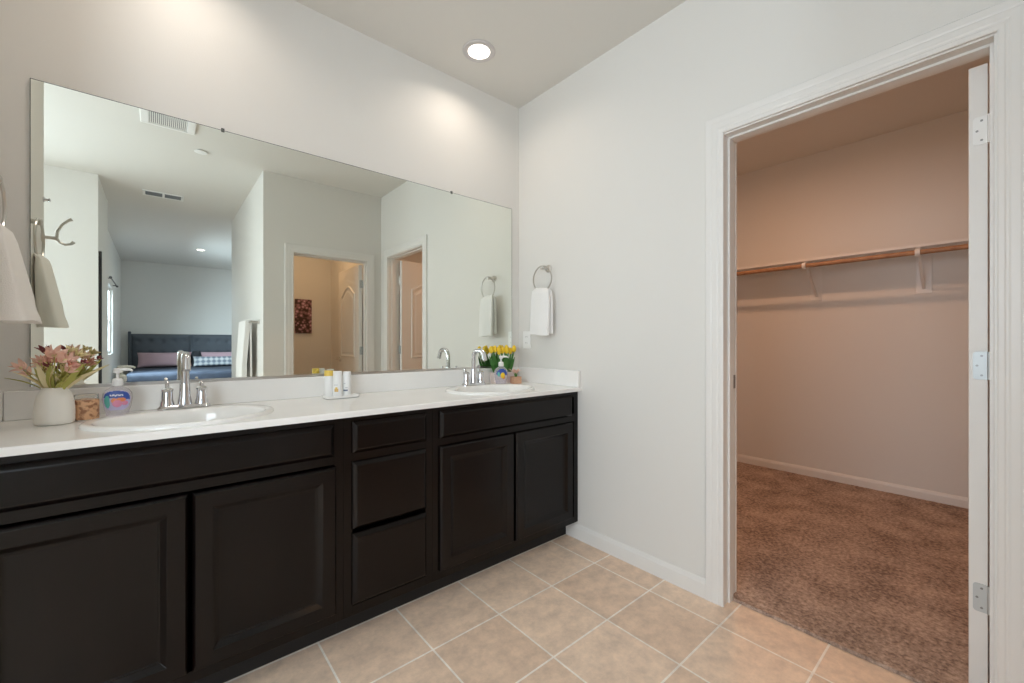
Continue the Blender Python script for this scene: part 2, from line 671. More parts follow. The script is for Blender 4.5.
# dark strip standing for an unclear dark edge on the passage wall, seen in the mirror
struct('dark_strip', G().box(-2.304, -2.283, -3.50, -3.462, 0, 2.02), 'dark')


def base_profile(h=0.085, t=0.0135):
    return [(0, 0), (t, 0), (t, h - 0.022), (t - 0.003, h - 0.013), (0.006, h - 0.004), (0.003, h), (0, h)]


def baseboard(name, fn, a, b):
    L = [[fn(s, d, z) for d, z in base_profile()] for s in (a, b)]
    return struct(name, G().loft(L), 'trim')


baseboard('baseboard_right', lambda s, d, z: (-d, s, z), -0.4425, -1.278)
baseboard('baseboard_corner', lambda s, d, z: (-d, s, z), -2.204, YB)
baseboard('baseboard_closet_far', lambda s, d, z: (XC - d, s, z), -2.58, 0)
baseboard('baseboard_closet_side', lambda s, d, z: (s, -2.58 + d, z), T, XC)
baseboard('baseboard_toilet', lambda s, d, z: (s, YB + d, z), XE, -0.953)
baseboard('baseboard_passage', lambda s, d, z: (XE - d, s, z), YF, YB)
baseboard('baseboard_passage_left', lambda s, d, z: (s, -3.43 + d, z), -3.9, -2.304)
baseboard('baseboard_toilet_back', lambda s, d, z: (s, -4.04 + d, z), XE + T, 0)


# ------------------------------------------------------------------ doors
def door_leaf(name, label, width, height, hinge_z, arch, loc, rotz, hand, lever, grp=None):
    # local: hinge edge at x=0, leaf runs to x=width, thickness 0..0.035 in y
    # hand = +1: hinge leaves sit on the edge at x=0
    th = 0.042
    root = bpy.data.objects.new(name, None)
    C.objects.link(root)
    root.location = loc
    root.rotation_euler = (0, 0, rotz)
    root['kind'] = 'structure'
    root['label'] = label
    z0 = 0.012
    s = obj('door_slab', G().box(0, width, 0, th, z0, height), 'door', root, bevel=0.002)
    s['kind'] = 'structure'

    def arch_path(x0, x1, za, zb, rise):
        pts = [(x0, za), (x1, za), (x1, zb)]
        n = 20
        for i in range(1, n):
            t = i / n
            k = math.sin(PI * t) ** 1.3
            pts.append((x1 + (x0 - x1) * t, zb + rise * k))
        pts.append((x0, zb))
        return pts

    for side, y, sg in (('front', 0, -1), ('back', th, 1)):
        for (za, zb, rise) in ((0.22, 0.80, 0.0), (0.98, height - 0.30, arch)):
            g = G()
            path = arch_path(0.115, width - 0.115, za, zb, rise)
            cx = width / 2
            cz = (za + zb) / 2
            prof = [(0, 0.0), (0.006, 0.010), (0.016, 0.010), (0.026, 0.001), (0.040, 0.001), (0.058, 0.007)]
            L = []
            for d, hgt in prof:
                hw = width / 2 - 0.115
                hh = (zb - za) / 2
                loop = []
                for x, z in path:
                    fx = (hw - d) / hw
                    fz = (hh - d) / hh
                    loop.append((cx + (x - cx) * fx, y + sg * hgt, cz + (z - cz) * fz))
                L.append(loop)
            g.loft(L, cap0=False)
            o = obj('moulded_panel', g, 'door', root)
            o['kind'] = 'structure'
    for k, hz in enumerate(hinge_z):
        g = G()
        hw, hh, r = 0.031, 0.0445, 0.009
        # plate with rounded outer corners on the edge, in the y-z plane
        pts = [(th * 0.97, -hh), (th * 0.97, hh)]
        ya = th * 0.97 - hw
        for i in range(5):
            a = PI / 2 * i / 4
            pts.append((ya + r - r * math.sin(a), hh - r + r * math.cos(a)))
        for i in range(5):
            a = PI / 2 * i / 4
            pts.append((ya + r - r * math.cos(a), -hh + r - r * math.sin(a)))
        if hand < 0:
            pts = [(th - y, z) for y, z in pts]
        g.loft([[(-0.0022, y, hz + z) for y, z in pts], [(0.0004, y, hz + z) for y, z in pts]])
        yk = th * 0.97 + 0.005 if hand > 0 else th * 0.03 - 0.005
        g.lathe([(0.0055, -hh), (0.0055, hh)], (-0.003, yk, hz), 12)
        h = obj('hinge', g, 'plastic' if (grp == 'closet' and k == 2) else 'steel', root, smooth=True)
        h['kind'] = 'structure'
        if grp == 'closet' and k == 2:  # top closet hinge gets white instead of the grey metal
            h['label'] = 'white top hinge'
        sg2 = 1 if hand > 0 else -1
        yo = th * 0.97 if hand > 0 else th * 0.03
        for dy, dz in ((0.012, 0.031), (0.022, 0.0), (0.012, -0.031)):
            q = obj('screw', G().lathe([(0.0034, -0.0030), (0.0034, -0.0022), (0.003, -0.0018)], (0, yo - sg2 * dy, hz + dz), 10, axis='x'), 'screw', h)
            q['kind'] = 'structure'
    for y, sg in ((0, -1), (th, 1)):
        g = G()
        xk = width - 0.06
        g.lathe([(0.031, 0), (0.031, 0.005 * sg), (0.024, 0.010 * sg)], (xk, y, 0.95), 20, axis='y')
        g.lathe([(0.010, 0.0), (0.010, 0.04 * sg)], (xk, y, 0.95), 12, axis='y')
        if lever:
            yy = y + 0.044 * sg
            g.tube([(xk + 0.01, yy, 0.95), (xk - 0.04, yy, 0.952), (xk - 0.10, yy + 0.006 * sg, 0.948), (xk - 0.115, yy + 0.003 * sg, 0.946)], [0.010, 0.009, 0.007, 0.005], 10)
        else:
            g.lathe([(0.012, 0.03 * sg), (0.024, 0.040 * sg), (0.027, 0.050 * sg), (0.024, 0.060 * sg), (0.012, 0.064 * sg)], (xk, y, 0.95), 18, axis='y')
        o = obj('door_handle', g, 'nickel', root, smooth=True)
        o['kind'] = 'structure'
    return root


# closet door, hinged at the near jamb and swung into the closet
door_leaf('door_1', 'white closet door standing open, seen edge-on with three hinges', 0.745, 2.032, (0.331, 1.072, 1.822), 0.10,
          (0.124, -2.1085, 0), math.radians(-3.2), -1, False, 'closet')
# toilet-room door, swung back into the toilet room
door_leaf('door_2', 'open panelled toilet-room door with arched top', 0.70, 2.0, (0.33, 1.06, 1.79), 0.10,
          (-0.199, YB - T - 0.010, 0), -PI / 2 + math.radians(1), 1, True)

# ------------------------------------------------------------------ vanity cabinets
FY = -0.525     # face frame plane
ZB, ZT = 0.10, 0.864


def panel_mesh(w, h, kind):
    # front in local: x 0..w, z 0..h, back at y=0, face toward -y
    if kind == 'door':
        prof = [(0, 0), (0, 0.010), (0.003, 0.0140), (0.0075, 0.019), (0.049, 0.019), (0.0515, 0.0175), (0.065, 0.0080), (0.068, 0.0078), (0.071, 0.0060), (0.077, 0.0055)]
    else:
        prof = [(0, 0), (0, 0.005), (0.003, 0.0085), (0.014, 0.0178), (0.018, 0.019), (0.021, 0.019)]
    L = []
    for i, d in prof:
        L.append([(i, -d, i), (w - i, -d, i), (w - i, -d, h - i), (i, -d, h - i)])
    return G().loft(L)


def cabinet(label, x0, x1, fronts, filler=0.0):
    # x0..x1 in world
    r = thing('vanity_cabinet', label, 'cabinet', (x0, 0, 0), 0, 'vanity cabinet units')
    w = x1 - x0
    g = G()
    g.box(0, 0.016, FY + 0.019, -0.004, ZB, ZT - 0.001)
    g.box(w - 0.016, w, FY + 0.019, -0.004, ZB, ZT - 0.001)
    g.box(0.016, w - 0.016, FY + 0.019, -0.004, ZB, ZB + 0.016)
    g.box(0.016, w - 0.016, -0.012, -0.004, ZB + 0.016, ZT - 0.001)
    st = 0.034
    zs = sorted(fronts, key=lambda f: f[3])
    g.box(0, st, FY, FY + 0.019, ZB, ZT - 0.001)
    g.box(w - st, w, FY, FY + 0.019, ZB, ZT - 0.001)
    g.box(st, w - st, FY, FY + 0.019, ZB, ZB + 0.036)
    g.box(st, w - st, FY, FY + 0.019, ZT - 0.032, ZT - 0.001)
    g.box(st, w - st, FY, FY + 0.019, 0.69, 0.735)
    obj('carcass', g, 'espresso', r, bevel=0.0008)
    obj('toe_kick', G().box(0, w, -0.440, -0.42, 0.0, ZB), 'toe', r)
    for nm, kind, xa, xb, za, zb in fronts:
        p = panel_mesh(xb - xa, zb - za, kind)
        o = obj(nm, p, 'espresso', r, bevel=0.0008)
        o.location = (xa - x0, FY - 0.0005, za)
    return r


cabinet('dark espresso sink cabinet with a long false front over two doors, under the left sink', XL + 0.001, -1.343, [
    ('false_front', 'slab', -2.245, -1.378, 0.722, 0.842),
    ('door', 'door', -2.245, -1.808, 0.136, 0.685),
    ('door', 'door', -1.797, -1.372, 0.136, 0.685)])
cabinet('dark espresso three-drawer cabinet between the two sink cabinets', -1.3425, -0.9625, [
    ('drawer', 'slab', -1.312, -0.995, 0.722, 0.843),
    ('drawer', 'slab', -1.312, -0.995, 0.431, 0.690),
    ('drawer', 'slab', -1.312, -0.995, 0.142, 0.416)])
cabinet('dark espresso sink cabinet against the right wall, under the right sink', -0.962, -0.001, [
    ('false_front', 'slab', -0.930, -0.060, 0.722, 0.844),
    ('door', 'door', -0.930, -0.505, 0.138, 0.688),
    ('door', 'door', -0.489, -0.060, 0.138, 0.688)])

# ------------------------------------------------------------------ countertop with two oval sinks
CZ0, CZ1 = 0.8645, 0.887
CY = -0.552
SINKS = [(-1.80, -0.312), (-0.478, -0.312)]
SA, SB = 0.262, 0.212      # rim half axes
ct = thing('countertop', 'long white cultured marble vanity top with raised splash along the wall', 'countertop', (0, 0, 0))


def perimeter_cell(g, x0, x1, y0, y1, c, a, b, z, zlow, n=48):
    inner, outer, low = [], [], []
    for i in range(n):
        t = 2 * PI * i / n
        dx, dy = math.cos(t), math.sin(t)
        inner.append((c[0] + a * dx, c[1] + b * dy, z))
        low.append((c[0] + a * dx, c[1] + b * dy, zlow))
        k = 1e9
        ex, ey = a * dx, b * dy
        if ex > 1e-9:
            k = min(k, (x1 - c[0]) / ex)
        if ex < -1e-9:
            k = min(k, (x0 - c[0]) / ex)
        if ey > 1e-9:
            k = min(k, (y1 - c[1]) / ey)
        if ey < -1e-9:
            k = min(k, (y0 - c[1]) / ey)
        outer.append([c[0] + ex * k, c[1] + ey * k, z])
    # snap the nearest samples to the corners
    for cx in (x0, x1):
        for cy in (y0, y1):
            j = min(range(n), key=lambda q: (outer[q][0] - cx) ** 2 + (outer[q][1] - cy) ** 2)
            outer[j][0], outer[j][1] = cx, cy
    g.loft([low, inner, [tuple(o) for o in outer]], False, False)


g = G()
xs = [XL + 0.001, SINKS[0][0] - 0.3, SINKS[0][0] + 0.3, SINKS[1][0] - 0.3, SINKS[1][0] + 0.3, -0.001]
yb_ = -0.003
for k in range(5):
    if k in (1, 3):
        perimeter_cell(g, xs[k], xs[k + 1], CY + 0.006, yb_, SINKS[k // 2], SA - 0.03, SB - 0.03, CZ1, CZ0)
    else:
        v = [g.b.verts.new(p) for p in ((xs[k], CY + 0.006, CZ1), (xs[k + 1], CY + 0.006, CZ1), (xs[k + 1], yb_, CZ1), (xs[k], yb_, CZ1))]
        g.b.faces.new(v)
edge = [(CY + 0.006, CZ1), (CY + 0.003, CZ1 - 0.001), (CY + 0.001, CZ1 - 0.003), (CY, CZ1 - 0.006), (CY, CZ0), (CY + 0.05, CZ0), (CY + 0.05, CZ0 + 0.001)]
g.loft([[(x, y, z) for y, z in edge] for x in (xs[0], xs[-1])], False, False, closed=False)
obj('slab', g, 'marble', ct)
SPZ = 0.984
obj('backsplash', G().box(XL + 0.021, -0.021, -0.020, -0.001, CZ1, SPZ), 'marble', ct, bevel=0.003)
obj('side_splash', G().box(XL + 0.001, XL + 0.020, -0.545, -0.001, CZ1, SPZ), 'marble', ct, bevel=0.003)
obj('side_splash', G().box(-0.020, -0.001, -0.545, -0.001, CZ1, SPZ), 'marble', ct, bevel=0.003)


def make_sink():
    r = thing('sink', 'white oval drop-in sink in the left half of the vanity top', 'sink', (SINKS[0][0], SINKS[0][1], CZ1), 0, 'oval sinks')
    # (half width, half depth, y offset, height): the bowl sits forward of a flat faucet ledge
    prof = [(1.0, 1.0, 0.0, 0.0), (0.998, 0.998, 0.0, 0.006), (0.985, 0.985, 0.0, 0.0105), (0.955, 0.955, 0.0, 0.0125), (0.90, 0.80, -0.030, 0.0125), (0.875, 0.77, -0.032, 0.011), (0.85, 0.745, -0.034, 0.002), (0.835, 0.73, -0.034, -0.012), (0.80, 0.70, -0.034, -0.05), (0.71, 0.62, -0.034, -0.095), (0.53, 0.46, -0.034, -0.122), (0.30, 0.27, -0.034, -0.132), (0.09, 0.09, -0.034, -0.134)]
    g = G()
    n = 64
    L = []
    for qa, qb, oy, h in prof:
        L.append([(SA * qa * math.cos(2 * PI * i / n), SB * qb * math.sin(2 * PI * i / n) + oy, h) for i in range(n)])
    g.loft(L, False, False)
    obj('basin', g, 'china', r, smooth=True, angle=60)
    obj('drain', G().lathe([(0.026, -0.1345), (0.026, -0.131), (0.021, -0.130), (0.019, -0.133), (0.004, -0.133)], (0, -0.034, 0), 24), 'chrome', r, smooth=True)
    return r


sink = make_sink()
dup(sink, (SINKS[1][0], SINKS[1][1], CZ1), 0, 'white oval drop-in sink near the right wall')


def make_faucet():
    r = thing('faucet', 'chrome two-handle faucet beside the flower-print soap bottle at the left sink', 'faucet', (-1.80, -0.147, CZ1 + 0.0128), 0, 'chrome centerset faucets')
    g = G()
    def oval(w, d, z, n=32):
        out = []
        for i in range(n):
            a = 2 * PI * i / n
            cx = (w - d) * (1 if math.cos(a) > 0 else -1)
            out.append((cx + d * math.cos(a), d * math.sin(a), z))
        return out
    g.loft([oval(0.080, 0.027, 0.0), oval(0.080, 0.027, 0.006), oval(0.074, 0.022, 0.013), oval(0.070, 0.018, 0.0155)])
    obj('base_plate', g, 'chrome', r, smooth=True)
    g = G()
    g.lathe([(0.0225, 0.012), (0.0215, 0.03), (0.0185, 0.045), (0.017, 0.075), (0.016, 0.092)], (0, 0, 0), 24)
    obj('spout_collar', g, 'chrome', r, smooth=True)
    pts = [(0, 0, 0.085), (0, 0, 0.13), (0, 0.0, 0.165)]
    for i in range(1, 9):
        a = PI / 2 * i / 8
        pts.append((0, -0.034 + 0.034 * math.cos(a), 0.165 + 0.034 * math.sin(a)))
    pts.append((0, -0.062, 0.200))
    for i in range(1, 9):
        a = math.radians(68) * i / 8
        pts.append((0, -0.066 - 0.034 * math.sin(a), 0.166 + 0.034 * math.cos(a)))
    d = pts[-1]
    pts.append((0, d[1] - 0.013, d[2] - 0.032))
    g = G().tube(pts, [0.0135] * 3 + [0.0132] * (len(pts) - 3), 16)
    obj('spout', g, 'chrome', r, smooth=True, angle=50)
    for sx in (-1, 1):
        x = sx * 0.051
        g = G().lathe([(0.0215, 0.012), (0.0205, 0.026), (0.0175, 0.034), (0.0165, 0.066), (0.0185, 0.069), (0.0185, 0.074), (0.010, 0.080), (0.003, 0.081)], (x, 0, 0), 24)
        h = obj('handle', g, 'chrome', r, smooth=True)
        g = G().tube([(x, 0.0, 0.066), (x, 0.012, 0.086), (x, 0.02, 0.096)], [0.0075, 0.0065, 0.005], 12)
        obj('lever', g, 'chrome', h, smooth=True)
    return r


faucet = make_faucet()
dup(faucet, (-0.478, -0.147, CZ1 + 0.0128), 0, 'chrome two-handle faucet at the right sink, left of the tulips')

# ------------------------------------------------------------------ wall mirror
mr = thing('wall_mirror', 'wide frameless mirror filling the wall above the vanity', 'mirror', (-2.206, 0, 0.988))
MW, MH = 2.136, 1.052
g = G()
v = [g.b.verts.new(p) for p in ((0, -0.007, 0.008), (MW, -0.007, 0.008), (MW, -0.007, MH), (0, -0.007, MH))]
g.b.faces.new(v)
obj('silvered_face', g, 'mirror', mr)
g = G()
for a, b, z0, z1 in ((-0.0022, 0, 0.006, MH + 0.002), (MW, MW + 0.0022, 0.006, MH + 0.002), (0, MW, MH, MH + 0.002), (0, MW, 0.006, 0.008)):
    g.box(a, b, -0.0072, -0.001, z0, z1)
obj('glass_edge', g, 'glassedge', mr)
obj('channel', G().box(-0.002, MW + 0.002, -0.0125, -0.001, -0.003, 0.008), 'nickel', mr)
for x in (0.538, 1.666):
    obj('clip', G().box(x - 0.006, x + 0.006, -0.0105, -0.001, MH - 0.006, MH + 0.010), 'glassedge', mr, bevel=0.002)

# ------------------------------------------------------------------ towel rings, hook, bar and towels
def make_ring():
    # local: wall at x=0, room toward -x ; ring hangs in the y-z plane
    r = thing('towel_ring', 'round nickel towel ring on the right wall above the soap and tulips', 'towel ring', (0, -0.286, 1.612), 0, 'towel rings')
    g = G().lathe([(0.024, -0.001), (0.024, -0.006), (0.018, -0.010), (0.010, -0.013), (0.009, -0.052), (0.013, -0.056), (0.013, -0.064), (0.006, -0.068)], (0, 0, 0), 20, axis='x')
    obj('post', g, 'nickel', r, smooth=True)
    R = 0.080
    pts = [(-0.058, R * math.sin(2 * PI * i / 40), -0.070 + R * math.cos(2 * PI * i / 40)) for i in range(40)]
    obj('ring', G().tube(pts, 0.0045, 8, close=True), 'nickel', r, smooth=True)
    return r


ring = make_ring()
dup(ring, (XL, -0.288, 1.612), PI, 'towel ring at the left photo edge holding the cream towel')


def hanging_towel(name, label, cat, loc, rotz, m, w0, w1, h_front, h_back, flare, grp, tf=0.034):
    # local: ring bottom at (0,0,0); towel drapes over it, front lobe toward -x
    r = thing(name, label, cat, loc, rotz, grp)

    def lobe(sign, h, fl, t0, t1):
        L = []
        n = 28
        for k in range(15):
            s = k / 14
            z = 0.018 - (h + 0.018) * s
            e = min(1.0, s * 3.2)
            w = w0 + (w1 - w0) * (e ** 0.7)
            t = t0 + (t1 - t0) * s
            cx = sign * (0.004 + t * 0.5 + fl * s ** 1.2)
            if k == 0:
                w *= 0.8
                t *= 0.25
                cx = sign * 0.002
            if k == 1:
                t *= 0.8
            loop = []
            for i in range(n):
                a = 2 * PI * i / n
                ca, sa = math.cos(a), math.sin(a)
                y = w / 2 * math.copysign(abs(ca) ** 0.55, ca)
                x = t / 2 * math.copysign(abs(sa) ** 0.6, sa)
                x += 0.0045 * math.sin(y / w * 9 + sign) * (1 - 0.3 * s)
                loop.append((cx + x, y, z + 0.004 * math.sin(y * 30)))
            if 11 <= k <= 12:
                loop = [(cx + (x - cx) * 0.93, y * 0.995, z) for x, y, z in loop]
            L.append(loop)
        return G().loft(L)

    obj('front_fold', lobe(-1, h_front, flare, 0.020, tf), m, r, smooth=True, angle=70)
    obj('back_fold', lobe(1, h_back, flare * 0.15, 0.016, 0.020), m, r, smooth=True, angle=70)
    return r


hanging_towel('hand_towel', 'white hand towel hanging from the ring on the right wall', 'towel', (-0.058, -0.284, 1.468), 0, 'cotton', 0.130, 0.158, 0.275, 0.262, 0.004, 'hand towels')
hanging_towel('hand_towel', 'cream hand towel hanging at the left edge of the photo', 'towel', (XL + 0.056, -0.275, 1.468), PI, 'cream_cotton', 0.135, 0.20, 0.262, 0.232, 0.002, 'hand towels', 0.075)

hk = thing('robe_hook', 'nickel double-prong robe hook on the left wall, seen in the mirror', 'hook', (XL, -0.735, 1.632))
obj('wall_plate', G().lathe([(0.021, 0.001), (0.021, 0.006), (0.015, 0.010)], (0, 0, 0), 20, axis='x'), 'nickel', hk, smooth=True)
g = G().tube([(0.006, 0, 0), (0.040, 0, 0.0), (0.052, 0, 0)], [0.008, 0.008, 0.011], 12)
obj('stem', g, 'nickel', hk, smooth=True)
g = G().tube([(0.048, 0, 0.0), (0.052, 0, 0.035), (0.066, 0, 0.068), (0.088, 0, 0.092), (0.098, 0, 0.098)], [0.006, 0.0055, 0.005, 0.0055, 0.008], 10)
obj('upper_prong', g, 'nickel', hk, smooth=True)
g = G().tube([(0.048, 0, 0.0), (0.058, 0, -0.018), (0.076, 0, -0.026), (0.094, 0, -0.020), (0.104, 0, -0.008)], [0.006, 0.0055, 0.005, 0.0055, 0.008], 10)
obj('lower_prong', g, 'nickel', hk, smooth=True)

tag(obj('wall_hook', G().lathe([(0.012, 0.0), (0.012, 0.004), (0.006, 0.007), (0.006, 0.016), (0.010, 0.020), (0.004, 0.024)], (XL, -0.778, 1.815), 16, axis='x'), 'chrome', smooth=True),
    'tiny chrome wall hook above the double-prong robe hook, seen in the mirror', 'hook')

tb = thing('towel_bar', 'nickel towel bar on the passage wall beside the toilet-room corner, seen in the mirror', 'towel bar', (XE, -2.50, 1.348))
for y in (0.0, -0.61):
    obj('post', G().lathe([(0.024, -0.001), (0.024, -0.007), (0.010, -0.014), (0.009, -0.066)], (0, y, 0), 18, axis='x'), 'nickel', tb, smooth=True)
obj('bar', G().tube([(-0.066, 0.012, 0), (-0.066, -0.622, 0)], 0.0085, 12), 'nickel', tb, smooth=True)


def bar_towel():
    r = thing('bath_towel', 'long white bath towel over the towel bar, seen in the mirror', 'towel', (XE - 0.066, -2.62, 1.348))
    w = 0.44

    def layer(sign, h, th, off):
        L = []
        for k in range(13):
            s = k / 12
            z = 0.014 - h * s
            loop = []
            n = 16
            for i in range(n + 1):
                y = -w * i / n
                x = sign * (0.010 + off * min(1, s * 1.5)) + 0.006 * math.sin(i * 0.9) * s
                loop.append((x + sign * th / 2, y, z))
            for i in range(n, -1, -1):
                y = -w * i / n
                x = sign * (0.010 + off * min(1, s * 1.5)) + 0.006 * math.sin(i * 0.9) * s
                loop.append((x - sign * th / 2, y, z))
            L.append(loop)
        return G().loft(L)
    obj('front_fold', layer(-1, 0.64, 0.040, 0.030), 'cotton', r, smooth=True)
    obj('back_fold', layer(1, 0.60, 0.016, 0.006), 'cotton', r, smooth=True)
    obj('top_fold', G().tube([(0, -0.001, 0.004), (0, -w + 0.001, 0.004)], 0.0195, 14), 'cotton', r, smooth=True)


bar_towel()

# outlet on the right wall near the corner
ol = thing('wall_outlet', 'white outlet plate on the right wall low beside the hanging towel', 'outlet', (0, -0.085, 1.165))
obj('cover_plate', G().box(-0.006, -0.0005, -0.036, 0.036, -0.058, 0.058), 'plastic', ol, bevel=0.003)
obj('receptacle', G().box(-0.0075, -0.005, -0.017, 0.017, -0.034, 0.034), 'plastic', ol, bevel=0.001)
for z in (-0.02, 0.02):
    for y in (-0.006, 0.006):
        obj('slot', G().box(-0.0079, -0.0073, y - 0.001, y + 0.001, z - 0.004, z + 0.004), 'dark', ol)

# ------------------------------------------------------------------ ceiling fixtures
def make_light(loc, label, col, power, spread=150):
    r = thing('recessed_light', label, 'ceiling light', loc, 0, 'recessed ceiling lights')
    g = G().lathe([(0.089, -0.0005), (0.089, -0.004), (0.085, -0.0070), (0.061, -0.0062), (0.0595, -0.0058), (0.0595, -0.0006)], (0, 0, 0), 48, cap0=False, cap1=False)
    obj('trim_ring', g, 'greyring', r, smooth=True)
    obj('diffuser', G().lathe([(0.059, -0.001), (0.059, -0.0034), (0.02, -0.0040)], (0, 0, 0), 48), 'lamp', r, smooth=True)
    area('lamp_light', (0, 0, -0.012), (0, 0, 0), (0.12, 0.12), power, col, r, 'DISK', spread)
    return r


make_light((-0.538, -0.283, H), 'round recessed ceiling light over the right sink', WARM, 1.8, 148)
make_light((-1.80, -0.283, H), 'round recessed ceiling light over the left sink, above the photo', WARM, 1.8, 148)
make_light((-1.25, -7.68, HB), 'small distant recessed light in the bedroom ceiling, seen in the mirror', (1, 0.86, 0.7), 4)


def dome(loc, label, power, col):
    r = thing('ceiling_lamp', label, 'ceiling light', loc)
    obj('pan', G().lathe([(0.13, -0.0005), (0.13, -0.02), (0.12, -0.025)], (0, 0, 0), 32), 'nickel', r, smooth=True)
    obj('glass_bowl', G().lathe([(0.12, -0.022), (0.115, -0.045), (0.09, -0.072), (0.05, -0.088), (0.01, -0.092)], (0, 0, 0), 32), 'lamp', r, smooth=True)
    area('lamp_light', (0, 0, -0.096), (0, 0, 0), (0.13, 0.13), power, col, r, 'DISK')
    return r


dome((0.98, -1.05, H), 'round flush ceiling lamp inside the closet, hidden above the doorway', 12.5, (1.0, 0.52, 0.29))
dome((-0.55, -3.2, H), 'round flush ceiling lamp inside the toilet room', 5, (1.0, 0.55, 0.24))

ex = thing('exhaust_fan', 'square white exhaust fan grille in the bathroom ceiling, cut by the mirror top', 'fan', (-1.815, -1.72, H))
g = G()
hw, iw = 0.155, 0.105
for x0, x1, y0, y1 in ((-hw, hw, 0.125, 0.15), (-hw, hw, -0.15, -0.125), (-hw, -iw, -0.125, 0.125), (iw, hw, -0.125, 0.125)):
    g.box(x0, x1, y0, y1, -0.016, -0.0005)
obj('frame', g, 'plastic', ex, bevel=0.005)
g = G()
for i in range(19):
    x = -iw + 0.0055 + i * 2 * iw / 19
    g.box(x - 0.0032, x + 0.0032, -0.125, 0.125, -0.013, -0.004)
obj('louvres', g, 'plastic', ex)
obj('backing', G().box(-iw, iw, -0.125, 0.125, -0.003, -0.0006), 'grey', ex)

vr = thing('ceiling_vent', 'dark two-section air register in the passage ceiling, seen in the mirror', 'vent', (-1.825, -3.75, H))
g = G()
for x0, x1, y0, y1 in ((-0.17, 0.17, 0.075, 0.10), (-0.17, 0.17, -0.10, -0.075), (-0.17, -0.148, -0.075, 0.075), (0.148, 0.17, -0.075, 0.075), (-0.010, 0.010, -0.075, 0.075)):
    g.box(x0, x1, y0, y1, -0.008, -0.0005)
obj('frame', g, 'plastic', vr, bevel=0.002)
obj('opening', G().box(-0.148, 0.148, -0.075, 0.075, -0.002, -0.0006), 'dark', vr)
g = G()
for s in (-1, 1):
    for i in range(7):
        y = -0.062 + i * 0.0207
        xa, xb = (0.011, 0.147) if s > 0 else (-0.147, -0.011)
        g.box(xa, xb, y - 0.003, y + 0.003, -0.0065, -0.0025)
obj('louvres', g, 'grey', vr)

tag(obj('sprinkler_cover', G().lathe([(0.030, -0.0005), (0.030, -0.006), (0.046, -0.007), (0.046, -0.010), (0.042, -0.011)], (-1.60, -2.20, H), 32), 'plastic', smooth=True),
    'small round white sprinkler cover on the ceiling, seen in the mirror right of the fan', 'sprinkler cover')

# ------------------------------------------------------------------ closet shelf, rod, brackets
SZ = 1.812
tag(obj('closet_shelf', G().box(XC - 0.305, XC - 0.001, -2.579, -0.001, SZ - 0.019, SZ), 'trim', bevel=0.002),
    'long white shelf running along the closet far wall', 'shelf')
tag(obj('closet_rod', G().tube([(XC - 0.335, -2.578, 1.7525), (XC - 0.335, -0.002, 1.7525)], 0.0165, 16), 'rodwood', smooth=True),
    'brown wooden hanging rod below the closet shelf', 'closet rod')


def make_bracket():
    r = thing('shelf_bracket', 'cream shelf bracket nearest the left door jamb in the closet', 'bracket', (XC, -1.12, SZ - 0.0195), 0, 'closet shelf brackets')
    w = 0.0125
    obj('top_arm', G().box(-0.30, -0.002, -w, w, -0.006, -0.0005), 'trim', r, bevel=0.001)
    g = G().box(-0.006, -0.001, -0.042, 0.042, -0.290, -0.0065)
    obj('wall_plate', g, 'trim', r, bevel=0.003)
    L = []
    for t in range(9):
        s = t / 8
        x = -0.008 + (-0.30 + 0.008) * s
        z = -0.25 + 0.225 * s
        L.append([(x, -w * 0.7, z - 0.010), (x, w * 0.7, z - 0.010), (x, w * 0.7, z + 0.006), (x, -w * 0.7, z + 0.006)])
    obj('brace', G().loft(L), 'trim', r, bevel=0.0015)
    pts = []
    for i in range(13):
        a = math.radians(-250 + 265 * i / 12)
        pts.append((-0.335 + 0.022 * math.cos(a), 0, -0.040 + 0.022 * math.sin(a)))
    L = []
    for x, y, z in pts:
        dx, dz = x + 0.335, z + 0.040
        k = 1.22
        L.append([(x, -w, z), (x, w, z), (-0.335 + dx * k, w, -0.040 + dz * k), (-0.335 + dx * k, -w, -0.040 + dz * k)])
    obj('rod_hook', G().loft(L), 'trim', r, bevel=0.001)
    return r


br = make_bracket()
dup(br, (XC, -1.765, SZ - 0.0195), 0, 'cream shelf bracket farther right in the closet, beside the open door edge')

# ------------------------------------------------------------------ counter objects, left side
Z = CZ1 + 0.0003
vz = thing('vase', 'squat white ceramic vase at the left end of the vanity top', 'vase', (-2.128, -0.185, Z))
pr = [(0.038, 0.0), (0.0445, 0.003), (0.0460, 0.015), (0.0458, 0.045), (0.0435, 0.072), (0.039, 0.094), (0.031, 0.107), (0.029, 0.112), (0.030, 0.115), (0.027, 0.116), (0.025, 0.108), (0.034, 0.090), (0.039, 0.05), (0.036, 0.008)]
obj('body', G().lathe(pr, (0, 0, 0), 40), 'vase', vz, smooth=True, angle=60)


def blossom(g, c, r, n, seed):
    rd = random.Random(seed)
    c = Vector(c)
    for i in range(n):
        th = rd.uniform(0, 2 * PI)
        ph = rd.uniform(-0.5, 1.3)
        d = Vector((math.cos(th) * math.cos(ph), math.sin(th) * math.cos(ph), math.sin(ph)))
        g.leaf(c + d * r * 0.1, c + d * r * rd.uniform(0.8, 1.1), r * 0.62, up=(rd.uniform(-1, 1), rd.uniform(-1, 1), 0.5), bend=r * 0.2, n=6)
    return g


bq = thing('dried_bouquet', 'spreading bouquet of pink and olive dried flowers standing in the white vase', 'flowers', (-2.128, -0.185, Z + 0.09))
